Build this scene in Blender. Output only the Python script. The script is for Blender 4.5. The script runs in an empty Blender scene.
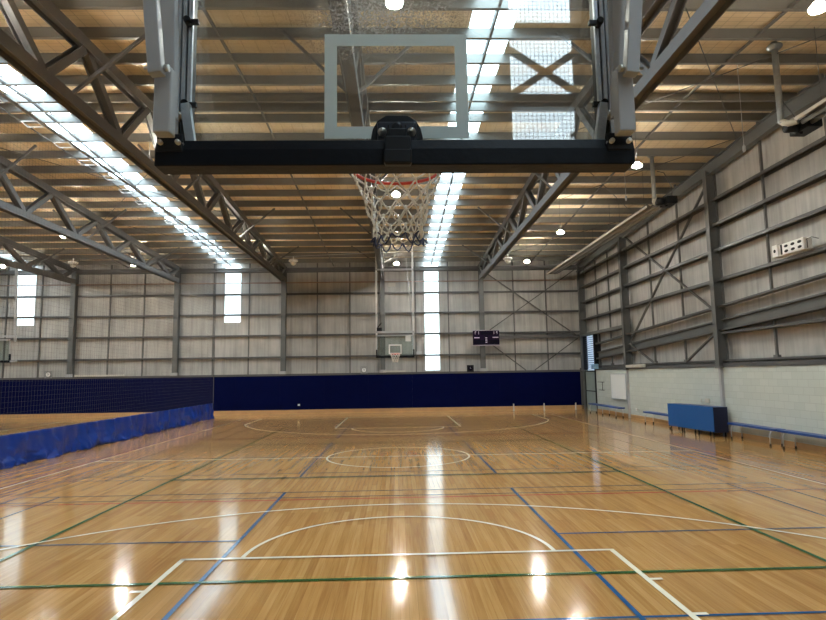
import bpy, bmesh, math, random
from mathutils import Vector, Matrix, noise
random.seed(7)
C = bpy.context.scene.collection
SC = bpy.context.scene

# ------------------------------------------------------------------ camera
F = 580.0; YAW = math.radians(1.63); PITCH = math.radians(6.35); ROLL = math.radians(0.85); EYE = 2.07
fw = Vector((math.sin(YAW)*math.cos(PITCH), math.cos(YAW)*math.cos(PITCH), math.sin(PITCH)))
rt = Vector((math.cos(YAW), -math.sin(YAW), 0)); up = rt.cross(fw)
r2 = math.cos(ROLL)*rt - math.sin(ROLL)*up
u2 = math.sin(ROLL)*rt + math.cos(ROLL)*up
cam = bpy.data.cameras.new('camera'); camo = bpy.data.objects.new('camera', cam); C.objects.link(camo)
cam.sensor_width = 36.0; cam.lens = F/826*36.0; cam.clip_end = 200; cam.clip_start = 0.05
M = Matrix((r2, u2, -fw)).transposed().to_4x4(); M.translation = Vector((0, 0, EYE))
camo.matrix_world = M
SC.camera = camo

# ------------------------------------------------------------------ world, exposure
SC.view_settings.view_transform = 'Standard'; SC.view_settings.look = 'None'
SC.view_settings.gamma = 1; SC.view_settings.use_curve_mapping = False
SC.view_settings.exposure = 1.38
w = bpy.data.worlds.new('world'); SC.world = w; w.use_nodes = True
w.node_tree.nodes['Background'].inputs[0].default_value = (0.75, 0.87, 1, 1)
w.node_tree.nodes['Background'].inputs[1].default_value = 2.0
SKY_L = 5.0      # radiance of the daylight coming through the roof sheets
WALL_L = .85      # translucent wall sheets
LAMP_L = 300.0    # high bay lens

# ------------------------------------------------------------------ helpers
class MB:
    def __init__(s): s.bm = bmesh.new()
    def box(s, x0, x1, y0, y1, z0, z1, mi=0):
        vs = [s.bm.verts.new(p) for p in ((x0,y0,z0),(x1,y0,z0),(x1,y1,z0),(x0,y1,z0),(x0,y0,z1),(x1,y0,z1),(x1,y1,z1),(x0,y1,z1))]
        for f in ((0,3,2,1),(4,5,6,7),(0,1,5,4),(1,2,6,5),(2,3,7,6),(3,0,4,7)):
            fc = s.bm.faces.new([vs[i] for i in f]); fc.material_index = mi
        return s
    def quad(s, pts, mi=0):
        f = s.bm.faces.new([s.bm.verts.new(p) for p in pts]); f.material_index = mi; return s
    def frame(s, a, b, side):
        a = Vector(a); b = Vector(b); d = (b-a).normalized(); side = Vector(side)
        side = (side - d*side.dot(d)).normalized(); n = d.cross(side); return a, b, side, n
    def extr(s, prof, a, b, side=(1,0,0), mi=0, caps=True):
        """extrude a closed 2-D profile (along side, normal) from a to b"""
        a, b, sd, n = s.frame(a, b, side)
        A = [s.bm.verts.new(a+sd*u+n*v) for u, v in prof]; B = [s.bm.verts.new(b+sd*u+n*v) for u, v in prof]
        k = len(prof)
        for i in range(k):
            f = s.bm.faces.new((A[i], A[(i+1)%k], B[(i+1)%k], B[i])); f.material_index = mi
        if caps:
            for L in (A[::-1], B):
                f = s.bm.faces.new(L); f.material_index = mi
        return s
    def bar(s, a, b, w, h, side=(1,0,0), mi=0):
        return s.extr([(-w/2,-h/2),(w/2,-h/2),(w/2,h/2),(-w/2,h/2)], a, b, side, mi)
    def hsec(s, a, b, w, h, side=(1,0,0), t=.018, mi=0):
        """H profile: flanges at +-w/2 (spanning h), web joins them"""
        W, H, T = w/2, h/2, t
        return s.extr([(-W,-H),(-W+T,-H),(-W+T,-T/2),(W-T,-T/2),(W-T,-H),(W,-H),(W,H),(W-T,H),(W-T,T/2),(-W+T,T/2),(-W+T,H),(-W,H)], a, b, side, mi)
    def tube(s, pts, r, n=8, mi=0, closed=False):
        pts = [Vector(p) for p in pts]; rings = []; k = len(pts); ref = None
        for i, p in enumerate(pts):
            if closed: d = (pts[(i+1)%k]-pts[i-1]).normalized()
            else: d = (pts[min(i+1,k-1)]-pts[max(i-1,0)]).normalized()
            if ref is None: ref = Vector((0,0,1)) if abs(d.z) < .9 else Vector((1,0,0))
            ref = (ref - d*ref.dot(d)).normalized(); q = d.cross(ref)
            rings.append([s.bm.verts.new(p+(ref*math.cos(2*math.pi*j/n)+q*math.sin(2*math.pi*j/n))*r) for j in range(n)])
        for i in range(k if closed else k-1):
            a, b = rings[i], rings[(i+1)%k]
            for j in range(n):
                f = s.bm.faces.new((a[j], a[(j+1)%n], b[(j+1)%n], b[j])); f.material_index = mi; f.smooth = True
        if not closed:
            for L in (rings[0][::-1], rings[-1]):
                f = s.bm.faces.new(L); f.material_index = mi
        return s
    def disc(s, c, r, z0, z1, n=20, mi=0, r1=None):
        return s.lathe(c, [(r, z0), (r if r1 is None else r1, z1)], n, mi)
    def lathe(s, c, prof, n=20, mi=0, axis='z', smooth=True):
        rings = []
        for r, h in prof:
            ring = []
            for j in range(n):
                a = 2*math.pi*j/n; u, v = r*math.cos(a), r*math.sin(a)
                p = (u, v, h) if axis == 'z' else ((u, h, v) if axis == 'y' else (h, u, v))
                ring.append(s.bm.verts.new(Vector(c)+Vector(p)))
            rings.append(ring)
        for a, b in zip(rings, rings[1:]):
            for j in range(n):
                f = s.bm.faces.new((a[j], a[(j+1)%n], b[(j+1)%n], b[j])); f.material_index = mi; f.smooth = smooth
        for L in (rings[0][::-1], rings[-1]):
            f = s.bm.faces.new(L); f.material_index = mi
        return s
    def ring(s, cx, cy, r, wd, z, a0=0, a1=2*math.pi, n=64, mi=0):
        for i in range(n):
            a = a0+(a1-a0)*i/n; b = a0+(a1-a0)*(i+1)/n
            P = lambda q, t: (cx+(r+q)*math.cos(t), cy+(r+q)*math.sin(t), z)
            s.quad([P(-wd/2,a), P(wd/2,a), P(wd/2,b), P(-wd/2,b)], mi)
        return s
    def line(s, x0, y0, x1, y1, wd, z, mi):
        d = Vector((x1-x0, y1-y0)).normalized(); nx, ny = -d.y*wd/2, d.x*wd/2
        return s.quad([(x0+nx,y0+ny,z),(x0-nx,y0-ny,z),(x1-nx,y1-ny,z),(x1+nx,y1+ny,z)], mi)
    def build(s, name, mats, parent=None, bevel=0, recalc=True):
        if recalc: bmesh.ops.recalc_face_normals(s.bm, faces=s.bm.faces)
        me = bpy.data.meshes.new(name); s.bm.to_mesh(me); s.bm.free()
        for m in (mats if isinstance(mats, (list, tuple)) else [mats]): me.materials.append(m)
        o = bpy.data.objects.new(name, me); C.objects.link(o)
        if parent is not None:
            o.parent = parent
            o.matrix_parent_inverse = Matrix.Identity(4)
            if parent.type == 'EMPTY' or True:
                pass
        if bevel:
            b = o.modifiers.new('bevel', 'BEVEL'); b.width = bevel; b.segments = 2; b.limit_method = 'ANGLE'
        return o

def tag(o, label, cat, group=None, kind=None):
    o['label'] = label; o['category'] = cat
    if group: o['group'] = group
    if kind: o['kind'] = kind
    return o
def empty(name, loc=(0,0,0), rz=0):
    o = bpy.data.objects.new(name, None); C.objects.link(o); o.location = loc; o.rotation_euler = (0,0,rz); o.empty_display_size = .2
    return o
def struct(o): o['kind'] = 'structure'; return o
def copy_tree(o, parent=None):
    c = o.copy(); C.objects.link(c)
    if parent is not None: c.parent = parent
    for ch in list(o.children): copy_tree(ch, c)
    return c

def N(nt, t, **kw):
    n = nt.nodes.new(t)
    for k, v in kw.items():
        if k.startswith('i_'):
            k = k[2:]; n.inputs[int(k) if k.isdigit() else k.replace('_', ' ')].default_value = v
        else: setattr(n, k, v)
    return n
def mat(name, col, rough=.5, metal=0, var=.12, scale=3.0, bump=0, coat=0, spec=.5, emit=None, es=0):
    m = bpy.data.materials.new(name); m.use_nodes = True; nt = m.node_tree; b = nt.nodes['Principled BSDF']
    b.inputs['Roughness'].default_value = rough; b.inputs['Metallic'].default_value = metal
    b.inputs['Coat Weight'].default_value = coat; b.inputs['Specular IOR Level'].default_value = spec
    tc = N(nt, 'ShaderNodeTexCoord'); no = N(nt, 'ShaderNodeTexNoise', i_Scale=scale, i_Detail=5.0)
    nt.links.new(tc.outputs['Object'], no.inputs['Vector'])
    mx = N(nt, 'ShaderNodeMix', data_type='RGBA')
    mx.inputs[6].default_value = (*[c*(1-var) for c in col], 1); mx.inputs[7].default_value = (*[min(1, c*(1+var)) for c in col], 1)
    nt.links.new(no.outputs['Fac'], mx.inputs[0]); nt.links.new(mx.outputs[2], b.inputs['Base Color'])
    if bump:
        bp = N(nt, 'ShaderNodeBump', i_Strength=bump, i_Distance=.02); nt.links.new(no.outputs['Fac'], bp.inputs['Height']); nt.links.new(bp.outputs[0], b.inputs['Normal'])
    if emit: b.inputs['Emission Color'].default_value = (*emit, 1); b.inputs['Emission Strength'].default_value = es
    return m

def math_node(nt, op, a, b=None):
    n = nt.nodes.new('ShaderNodeMath'); n.operation = op
    for i, v in enumerate((a, b)):
        if v is None: continue
        if isinstance(v, (int, float)): n.inputs[i].default_value = v
        else: nt.links.new(v, n.inputs[i])
    return n.outputs[0]

# --- materials
STEEL = mat('painted_grey_steel', (.115,.112,.108), .5, 0, .15, 2.5)
STEEL2 = mat('grey_column_paint', (.105,.11,.108), .5, 0, .12, 1.5)
PURLIN = mat('galvanised_purlin', (.185,.18,.165), .42, .3, .15, 1.5)
GIRT = mat('galvanised_girt', (.10,.10,.10), .42, .3, .12, 2)
DARKST = mat('dark_brace_steel', (.10,.10,.095), .5, 0, .1, 4)
PIPE = mat('rust_red_pipe', (.28,.17,.13), .5)
BLACKPAD = mat('black_padding', (.003,.0045,.008), .5, 0, .25, 30, .1, 0, .18)
BLACK = mat('black_steel', (.005,.006,.008), .45, 0, .2, 20, 0, 0, .3)
LGREY = mat('light_grey_powder_coat', (.41,.42,.43), .4, 0, .05, 6)
ALU = mat('brushed_aluminium', (.50,.55,.60), .38, .7, .15, 60, .15)
BOLT = mat('zinc_bolt', (.6,.58,.52), .3, .9, .1, 20)
TARGET = mat('frosted_target_paint', (.62,.70,.67), .6, 0, .05, 8)
RED = mat('red_hoop_paint', (.62,.05,.025), .35, 0, .1, 8)
CORD = mat('white_net_cord', (.88,.86,.80), .8, 0, .15, 40)
BLUECORD = mat('blue_net_cord', (.03,.045,.11), .8, 0, .15, 40)
WHITE = mat('white_paint', (.78,.78,.76), .4, 0, .04, 5)
WBOARD = mat('whiteboard_enamel', (.80,.82,.81), .3, 0, .02, 5)
NAVY = mat('navy_wall_pad', (.0004,.0026,.036), .8, 0, .15, 1.2, 0, 0, .06)
BLUE = mat('blue_vinyl', (.003,.038,.30), .3, 0, .2, 2.5, .1, 0, .35)
BLUE2 = mat('blue_board', (.003,.085,.30), .5, 0, .08, 3)
BLUE3 = mat('blue_bench_board', (.006,.06,.27), .35, 0, .08, 3)
NAVY2 = mat('dark_navy_cloth', (.003,.006,.035), .7)
WOODSK = mat('pine_skirting', (.50,.30,.14), .45, 0, .2, 3)
CHROME = mat('chrome_leg', (.62,.63,.64), .3, .45, .05, 5)
RUBBER = mat('black_rubber', (.01,.01,.01), .7)
GREEND = mat('grey_green_door', (.30,.36,.34), .5)
FLUE = mat('galvanised_flue', (.36,.38,.38), .35, .7, .25, 9)
REFL = mat('heater_reflector', (.20,.19,.18), .45, .2, .1, 3)
LIP = mat('pale_metal_lip', (.55,.52,.47), .4)
CREAM = mat('cream_metal', (.55,.53,.47), .5)
CABLE = mat('grey_cable', (.08,.08,.08), .6)
SCORE = mat('scoreboard_face', (.010,.003,.022), .6, 0, .3, 6, 0, 0, .1)
SCOREB = mat('scoreboard_display', (.003,.002,.010), .6, 0, .1, 6, 0, 0, .1)
LED = mat('lavender_led_bar', (.62,.52,.66), .5)

def emis(name, col, s, mixdiff=False):
    m = bpy.data.materials.new(name); m.use_nodes = True; nt = m.node_tree; b = nt.nodes['Principled BSDF']
    b.inputs['Base Color'].default_value = (.8,.85,.88,1); b.inputs['Roughness'].default_value = .6
    tc = N(nt, 'ShaderNodeTexCoord'); no = N(nt, 'ShaderNodeTexNoise', i_Scale=1.2, i_Detail=4.0)
    nt.links.new(tc.outputs['Object'], no.inputs['Vector'])
    mr = N(nt, 'ShaderNodeMapRange', i_3=s*.85, i_4=s*1.15); nt.links.new(no.outputs['Fac'], mr.inputs[0])
    b.inputs['Emission Color'].default_value = (*col, 1); nt.links.new(mr.outputs[0], b.inputs['Emission Strength'])
    return m
SKYL = emis('daylit_roof_sheet', (.66,.86,1.0), SKY_L)
WALLL = emis('daylit_wall_sheet', (.74,.93,1.0), WALL_L)
LENS = emis('high_bay_lens', (1.0,.97,.86), LAMP_L)
UPLIGHT = emis('added_uplight_glow', (1.0,.95,.84), 165)  # glow added to each lamp to brighten the ceiling

# floor boards
def floor_mat():
    m = bpy.data.materials.new('polished_timber_boards'); m.use_nodes = True; nt = m.node_tree; b = nt.nodes['Principled BSDF']; L = nt.links.new
    tc = N(nt, 'ShaderNodeTexCoord'); mp = N(nt, 'ShaderNodeMapping'); mp.inputs['Rotation'].default_value = (0,0,math.pi/2)
    L(tc.outputs['Object'], mp.inputs['Vector'])
    br = N(nt, 'ShaderNodeTexBrick', offset=.37, i_Scale=1.0)
    br.inputs['Color1'].default_value = (0,0,0,1); br.inputs['Color2'].default_value = (1,1,1,1); br.inputs['Mortar'].default_value = (.5,.5,.5,1)
    br.inputs['Mortar Size'].default_value = .0012; br.inputs['Brick Width'].default_value = 2.1; br.inputs['Row Height'].default_value = .083
    L(mp.outputs[0], br.inputs['Vector'])
    st = N(nt, 'ShaderNodeMapping'); st.inputs['Scale'].default_value = (14, .5, 1); L(tc.outputs['Object'], st.inputs['Vector'])
    g = N(nt, 'ShaderNodeTexNoise', i_Scale=2.2, i_Detail=6.0, i_Roughness=.6); L(st.outputs[0], g.inputs['Vector'])
    st2 = N(nt, 'ShaderNodeMapping'); st2.inputs['Scale'].default_value = (1.0, .16, 1); L(tc.outputs['Object'], st2.inputs['Vector'])
    g2 = N(nt, 'ShaderNodeTexNoise', i_Scale=1.5, i_Detail=3.0); L(st2.outputs[0], g2.inputs['Vector'])
    bw = N(nt, 'ShaderNodeRGBToBW'); L(br.outputs['Color'], bw.inputs[0])
    v = math_node(nt, 'ADD', math_node(nt, 'MULTIPLY', bw.outputs[0], .26), math_node(nt, 'MULTIPLY', g.outputs['Fac'], .70))
    v = math_node(nt, 'ADD', v, math_node(nt, 'MULTIPLY', math_node(nt, 'SUBTRACT', g2.outputs['Fac'], .5), .35))
    cr = N(nt, 'ShaderNodeValToRGB'); e = cr.color_ramp.elements
    e[0].position = .15; e[0].color = (.31,.14,.040,1); e[1].position = .85; e[1].color = (.62,.38,.150,1)
    x = e.new(.5); x.color = (.48,.265,.088,1)
    L(v, cr.inputs[0])
    mx = N(nt, 'ShaderNodeMix', data_type='RGBA'); L(br.outputs['Fac'], mx.inputs[0]); L(cr.outputs[0], mx.inputs[6]); mx.inputs[7].default_value = (.30,.15,.055,1)
    L(mx.outputs[2], b.inputs['Base Color'])
    rr = N(nt, 'ShaderNodeMapRange', i_3=.09, i_4=.13); L(g.outputs['Fac'], rr.inputs[0]); L(rr.outputs[0], b.inputs['Roughness'])
    b.inputs['IOR'].default_value = 1.5; b.inputs['Specular IOR Level'].default_value = .32
    return m
FLOOR = floor_mat()
def paint(n, c):
    m = mat(n, c, .14, 0, .08, 5); return m
L_WHITE = paint('court_line_white', (.92,.88,.72)); L_GREEN = paint('court_line_green', (.015,.13,.035))
L_BLUE = paint('court_line_blue', (.02,.10,.25)); L_RED = paint('court_line_red', (.50,.05,.045)); L_BLUE_WASHED = paint('court_line_blue_sheen_washed', (.10,.095,.15))  # slate tone is the blue with floor sheen mixed into the colour

def clad_mat(name, c0, c1):
    m = bpy.data.materials.new(name); m.use_nodes = True; nt = m.node_tree; b = nt.nodes['Principled BSDF']; L = nt.links.new
    tc = N(nt, 'ShaderNodeTexCoord'); sp = N(nt, 'ShaderNodeSeparateXYZ'); L(tc.outputs['Object'], sp.inputs[0])
    s = math_node(nt, 'ADD', sp.outputs[0], sp.outputs[1])
    cmb = N(nt, 'ShaderNodeCombineXYZ'); L(math_node(nt, 'MULTIPLY', s, 5.5), cmb.inputs[0]); L(math_node(nt, 'MULTIPLY', sp.outputs[2], .35), cmb.inputs[2])
    no = N(nt, 'ShaderNodeTexNoise', i_Scale=1.6, i_Detail=5.0); L(cmb.outputs[0], no.inputs['Vector'])
    n2 = N(nt, 'ShaderNodeTexNoise', i_Scale=1.1, i_Detail=6.0); L(tc.outputs['Object'], n2.inputs['Vector'])
    rib = math_node(nt, 'POWER', math_node(nt, 'ABSOLUTE', math_node(nt, 'SINE', math_node(nt, 'MULTIPLY', s, math.pi/.62))), 14.0)
    v = math_node(nt, 'ADD', math_node(nt, 'MULTIPLY', no.outputs['Fac'], .55), math_node(nt, 'MULTIPLY', n2.outputs['Fac'], .5))
    v = math_node(nt, 'SUBTRACT', v, math_node(nt, 'MULTIPLY', rib, .10))
    cr = N(nt, 'ShaderNodeValToRGB'); e = cr.color_ramp.elements
    e[0].position = .3; e[0].color = (*c0, 1); e[1].position = .75; e[1].color = (*c1, 1); L(v, cr.inputs[0]); L(cr.outputs[0], b.inputs['Base Color'])
    bp = N(nt, 'ShaderNodeBump', i_Strength=.5, i_Distance=.04); L(v, bp.inputs['Height']); L(bp.outputs[0], b.inputs['Normal'])
    b.inputs['Roughness'].default_value = .6
    return m
CLAD = clad_mat('quilted_wall_lining', (.30,.295,.28), (.53,.515,.485))

def deck_mat():
    m = bpy.data.materials.new('tan_insulation_behind_mesh'); m.use_nodes = True; nt = m.node_tree; b = nt.nodes['Principled BSDF']; L = nt.links.new
    tc = N(nt, 'ShaderNodeTexCoord'); sp = N(nt, 'ShaderNodeSeparateXYZ'); L(tc.outputs['Object'], sp.inputs[0])
    def grid(o, step, wdt):
        fr = math_node(nt, 'FRACT', math_node(nt, 'DIVIDE', o, step)); return math_node(nt, 'LESS_THAN', fr, wdt)
    g = math_node(nt, 'MAXIMUM', grid(sp.outputs[0], .30, .045), grid(sp.outputs[1], .15, .07))
    no = N(nt, 'ShaderNodeTexNoise', i_Scale=1.3, i_Detail=6.0); L(tc.outputs['Object'], no.inputs['Vector'])
    cr = N(nt, 'ShaderNodeValToRGB'); e = cr.color_ramp.elements
    e[0].position = .3; e[0].color = (.74,.59,.38,1); e[1].position = .7; e[1].color = (.88,.75,.54,1); L(no.outputs['Fac'], cr.inputs[0])
    mx = N(nt, 'ShaderNodeMix', data_type='RGBA'); L(math_node(nt, 'MULTIPLY', g, .45), mx.inputs[0]); L(cr.outputs[0], mx.inputs[6]); mx.inputs[7].default_value = (.2,.15,.09,1)
    L(mx.outputs[2], b.inputs['Base Color']); b.inputs['Roughness'].default_value = .7
    bp = N(nt, 'ShaderNodeBump', i_Strength=.4, i_Distance=.05); L(no.outputs['Fac'], bp.inputs['Height']); L(bp.outputs[0], b.inputs['Normal'])
    return m
DECK = deck_mat()

def block_mat():
    m = bpy.data.materials.new('painted_blockwork'); m.use_nodes = True; nt = m.node_tree; b = nt.nodes['Principled BSDF']; L = nt.links.new
    tc = N(nt, 'ShaderNodeTexCoord'); sp = N(nt, 'ShaderNodeSeparateXYZ'); L(tc.outputs['Object'], sp.inputs[0])
    cmb = N(nt, 'ShaderNodeCombineXYZ'); L(sp.outputs[1], cmb.inputs[0]); L(sp.outputs[2], cmb.inputs[1])
    br = N(nt, 'ShaderNodeTexBrick', i_Scale=1.0); L(cmb.outputs[0], br.inputs['Vector'])
    br.inputs['Color1'].default_value = (.50,.55,.51,1); br.inputs['Color2'].default_value = (.545,.59,.55,1); br.inputs['Mortar'].default_value = (.42,.46,.43,1)
    br.inputs['Mortar Size'].default_value = .006; br.inputs['Brick Width'].default_value = .4; br.inputs['Row Height'].default_value = .2
    L(br.outputs['Color'], b.inputs['Base Color']); b.inputs['Roughness'].default_value = .55
    bp = N(nt, 'ShaderNodeBump', i_Strength=.35, i_Distance=.01, invert=True); L(br.outputs['Fac'], bp.inputs['Height']); L(bp.outputs[0], b.inputs['Normal'])
    return m
BLOCK = block_mat()

def glass_mat():
    m = bpy.data.materials.new('smudged_backboard_glass'); m.use_nodes = True; nt = m.node_tree; L = nt.links.new
    nt.nodes.remove(nt.nodes['Principled BSDF']); out = nt.nodes['Material Output']
    tr = N(nt, 'ShaderNodeBsdfTransparent'); tr.inputs[0].default_value = (.93,.96,.95,1)
    gl = N(nt, 'ShaderNodeBsdfGlossy', i_Roughness=.01); fr = N(nt, 'ShaderNodeFresnel', i_IOR=1.55)
    m1 = N(nt, 'ShaderNodeMixShader'); L(math_node(nt, 'MULTIPLY', fr.outputs[0], 2.0), m1.inputs[0]); L(tr.outputs[0], m1.inputs[1]); L(gl.outputs[0], m1.inputs[2])
    df = N(nt, 'ShaderNodeBsdfDiffuse'); df.inputs[0].default_value = (.7,.72,.72,1)
    tl = N(nt, 'ShaderNodeBsdfTranslucent'); tl.inputs[0].default_value = (.75,.77,.77,1)
    ma = N(nt, 'ShaderNodeMixShader', i_0=.5); L(df.outputs[0], ma.inputs[1]); L(tl.outputs[0], ma.inputs[2])
    tc = N(nt, 'ShaderNodeTexCoord')
    n1 = N(nt, 'ShaderNodeTexNoise', i_Scale=3.0, i_Detail=3.0); L(tc.outputs['Object'], n1.inputs['Vector'])
    n2 = N(nt, 'ShaderNodeTexNoise', i_Scale=95.0, i_Detail=5.0, i_Distortion=.6); L(tc.outputs['Object'], n2.inputs['Vector'])
    # scuffs cluster where the balls strike, above the target
    mp = N(nt, 'ShaderNodeMapping'); mp.inputs['Location'].default_value = (.15,0,-2.0); mp.inputs['Scale'].default_value = (2.2, 0, 2.8)
    L(tc.outputs['Object'], mp.inputs['Vector'])
    ln = N(nt, 'ShaderNodeVectorMath', operation='LENGTH'); L(mp.outputs[0], ln.inputs[0])
    hot = N(nt, 'ShaderNodeMapRange', i_1=1.1, i_2=.1, i_3=.0, i_4=.13); L(ln.outputs['Value'], hot.inputs[0])
    th = N(nt, 'ShaderNodeMapRange', i_1=.50, i_2=.62); L(math_node(nt, 'ADD', n2.outputs['Fac'], math_node(nt, 'SUBTRACT', hot.outputs[0], .07)), th.inputs[0])
    s1 = N(nt, 'ShaderNodeMapRange', i_1=.46, i_2=.75, i_3=.03, i_4=.30); L(n1.outputs['Fac'], s1.inputs[0])
    k = math_node(nt, 'ADD', math_node(nt, 'MULTIPLY', th.outputs[0], math_node(nt, 'ADD', s1.outputs[0], math_node(nt, 'MULTIPLY', hot.outputs[0], 3.2))), .025)
    m2 = N(nt, 'ShaderNodeMixShader'); L(k, m2.inputs[0]); L(m1.outputs[0], m2.inputs[1]); L(ma.outputs[0], m2.inputs[2])
    L(m2.outputs[0], out.inputs[0]); return m
GLASS = glass_mat()
def plain_glass():
    m = bpy.data.materials.new('clear_acrylic'); m.use_nodes = True; nt = m.node_tree; L = nt.links.new
    nt.nodes.remove(nt.nodes['Principled BSDF']); out = nt.nodes['Material Output']
    tr = N(nt, 'ShaderNodeBsdfTransparent'); tr.inputs[0].default_value = (.80,.86,.85,1)
    df = N(nt, 'ShaderNodeBsdfGlossy', i_Roughness=.05); m1 = N(nt, 'ShaderNodeMixShader', i_0=.08)
    L(tr.outputs[0], m1.inputs[1]); L(df.outputs[0], m1.inputs[2]); L(m1.outputs[0], out.inputs[0]); return m
ACRYL = plain_glass()

# ------------------------------------------------------------------ dimensions
XL, XR, YN, YF = -31.0, 10.45, -3.4, 32.97
RIDGE = 14.6
def pb(y): return 9.15 - .048*abs(y-RIDGE)          # underside of the purlins
def deckz(y): return pb(y)+.315
COLX = [-29.6, -23.7, -18.0, -12.3, -6.35, -.80, 4.83]   # column and truss lines
TRUSSX = [-23.7, -18.0, -12.3, -6.35, -.80, 4.83]
SKX = [(-21.35,-20.35), (-9.95,-8.95), (1.58,2.5)]

# ------------------------------------------------------------------ floor with its court lines
f = MB(); f.quad([(XL-.2,YN-.3,0),(XR+.4,YN-.3,0),(XR+.4,YF+.2,0),(XL-.2,YF+.2,0)], 0)
Y0 = 1.13; YM = 15.1; Y1 = 29.07; z = .004
def L5(x0,y0,x1,y1,mi,w=.05,dz=0): f.line(x0,y0,x1,y1,w,z+dz,mi)
def court(ox, full=True):
    W, G, B, R, S = 1, 2, 3, 4, 5
    # badminton lines
    for c in (7.70, 15.37, 22.85):
        for s in (-1, 1):
            L5(ox+s*2.03, c-3.03, ox+s*2.03, c+3.03, B, .05, .0036)
            L5(ox+s*6.0, c-3.05, ox+s*6.0, c+3.05, S, .04)
            L5(ox+s*6.72, c-3.05, ox+s*6.72, c+3.05, S, .04)
            L5(ox+s*2.03, c, ox+s*6.72, c, B if c < 10 else S, .04, .0018)
        L5(ox-6.72, c-3.05, ox+6.72, c-3.05, S, .04); L5(ox-6.72, c+3.05, ox+6.72, c+3.05, S, .04)
        L5(ox-6.72, c-2.59, ox+6.72, c-2.59, B if c < 10 else S, .04, .0018); L5(ox-6.72, c+2.59, ox+6.72, c+2.59, S, .035, .0018)
    # netball
    for s in (-1, 1): L5(ox+s*7.72, -.1, ox+s*7.72, 30.3, R, .045)
    for y in (10.09, 20.1): L5(ox-7.72, y, ox+7.72, y, R, .045, .0027)
    L5(ox-7.72, 30.3, ox+7.72, 30.3, R); f.ring(ox, YM+.35, .46, .04, z+.0027, mi=R)
    # volleyball
    for s in (-1, 1): L5(ox+s*4.6, 6.2, ox+s*4.6, 24.15, G, .055, .0054)
    for y in (6.2, 12.2, 18.2, 24.15): L5(ox-4.6, y, ox+4.6, y, G, .055, .0054)
    L5(ox-9.2 if not full else -8.9+ox, 6.2, ox-4.6, 6.2, G, .05, .0054); L5(ox+4.6, 6.2, ox+9.4, 6.2, G, .05, .0054)
    # basketball
    zz = .0075
    for s in (-1, 1): L5(ox+s*7.62, Y0, ox+s*7.62, Y1, W, .05, zz)
    for y in (Y0, Y1, YM): L5(ox-7.62, y, ox+7.62, y, W, .05, zz)
    f.ring(ox, YM, 1.8, .05, z+zz, mi=W)
    for yb, d in ((Y0, 1), (Y1, -1)):
        ft = yb+d*5.83
        for s in (-1, 1):
            L5(ox+s*2.47, yb, ox+s*2.47, ft+d*.025, W, .06, zz)
            for t in (4.0, 4.85): L5(ox+s*2.5, yb+d*t, ox+s*2.62, yb+d*t, W, .05, zz)
            L5(ox+s*6.68, yb, ox+s*6.68, yb+d*3.05, W, .05, zz)
        L5(ox-2.5, ft, ox+2.5, ft, W, .055, zz)
        f.ring(ox, ft, 1.8, .05, z+zz, 0 if d > 0 else math.pi, math.pi if d > 0 else 2*math.pi, mi=W)
        a = math.atan2(1.45, 6.68)
        a0, a1 = (a, math.pi-a) if d > 0 else (math.pi+a, 2*math.pi-a)
        f.ring(ox, yb+d*1.6, 6.85, .05, z+zz, a0, a1, 96, W)
court(0); court(-18.9)
struct(f.build('floor', [FLOOR, L_WHITE, L_GREEN, L_BLUE, L_RED, L_BLUE_WASHED], recalc=False))

# ------------------------------------------------------------------ roof
def deck_strip(mb, x0, x1, y0, y1, mi=0):
    cuts = [y0] + ([RIDGE] if y0 < RIDGE < y1 else []) + [y1]
    for a, b in zip(cuts, cuts[1:]):
        mb.extr([(0,0),(x1-x0,0),(x1-x0,.05),(0,.05)], (x0,a,deckz(a)), (x0,b,deckz(b)), (1,0,0), mi)
xs = [XL-.3]
for a, b in SKX: xs += [a, b]
xs.append(XR+.6)
d = MB()
for i in range(0, len(xs), 2): deck_strip(d, xs[i], xs[i+1], YN-.2, YF+.2)
ceil = struct(d.build('ceiling', DECK))
for i, (a, b) in enumerate(SKX):
    m = MB(); deck_strip(m, a, b, YN-.2, YF+.1)
    o = struct(m.build('window_%d' % (i+1), SKYL))
    m = MB()
    m.tube([((a+b)/2, YN, deckz(YN)-.06), ((a+b)/2, RIDGE, deckz(RIDGE)-.06), ((a+b)/2, YF, deckz(YF)-.06)], .018, 6)
    m.build('safety_wire', DARKST, o)
    m = MB()
    y = YN
    while y < YF:
        m.box(a, b, y-.004, y+.004, deckz(y)-.03, deckz(y)-.022); y += .58
    m.build('mesh_wire', DARKST, o)
PY = [15.6+1.165*k for k in range(15)] + [15.0, 14.48] + [13.5-1.06*k for k in range(15)]
for y in PY:
    if y > YF-.1 or y < YN+.1: continue
    z0 = pb(y); s = 1 if y > RIDGE else -1
    m = MB()
    # Z section: web with two lips, web faces the court ends
    t = .014; h = .295; fl = .085
    prof = [(-fl,0),(0,0),(0,h-t),(fl,h-t),(fl,h),(-t,h),(-t,t),(-fl,t)]
    a = Vector((XL,y,z0)); b = Vector((XR+.3,y,z0))
    A = [m.bm.verts.new((XL, y+u, z0+v)) for u, v in prof]; B = [m.bm.verts.new((XR+.3, y+u, z0+v)) for u, v in prof]
    for i in range(8): m.bm.faces.new((A[i],A[(i+1)%8],B[(i+1)%8],B[i]))
    m.build('purlin', PURLIN, ceil)
for xa, xb in zip([XL]+COLX, COLX+[XR]):
    xm = (xa+xb)/2
    if xm < -27: continue
    m = MB(); m.bar((xm,YN+.3,pb(YN)+.05),(xm,RIDGE,pb(RIDGE)+.05),.05,.05); m.bar((xm,RIDGE,pb(RIDGE)+.05),(xm,YF-.1,pb(YF)+.05),.05,.05)
    m.build('purlin_bridging', STEEL, ceil)
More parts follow.
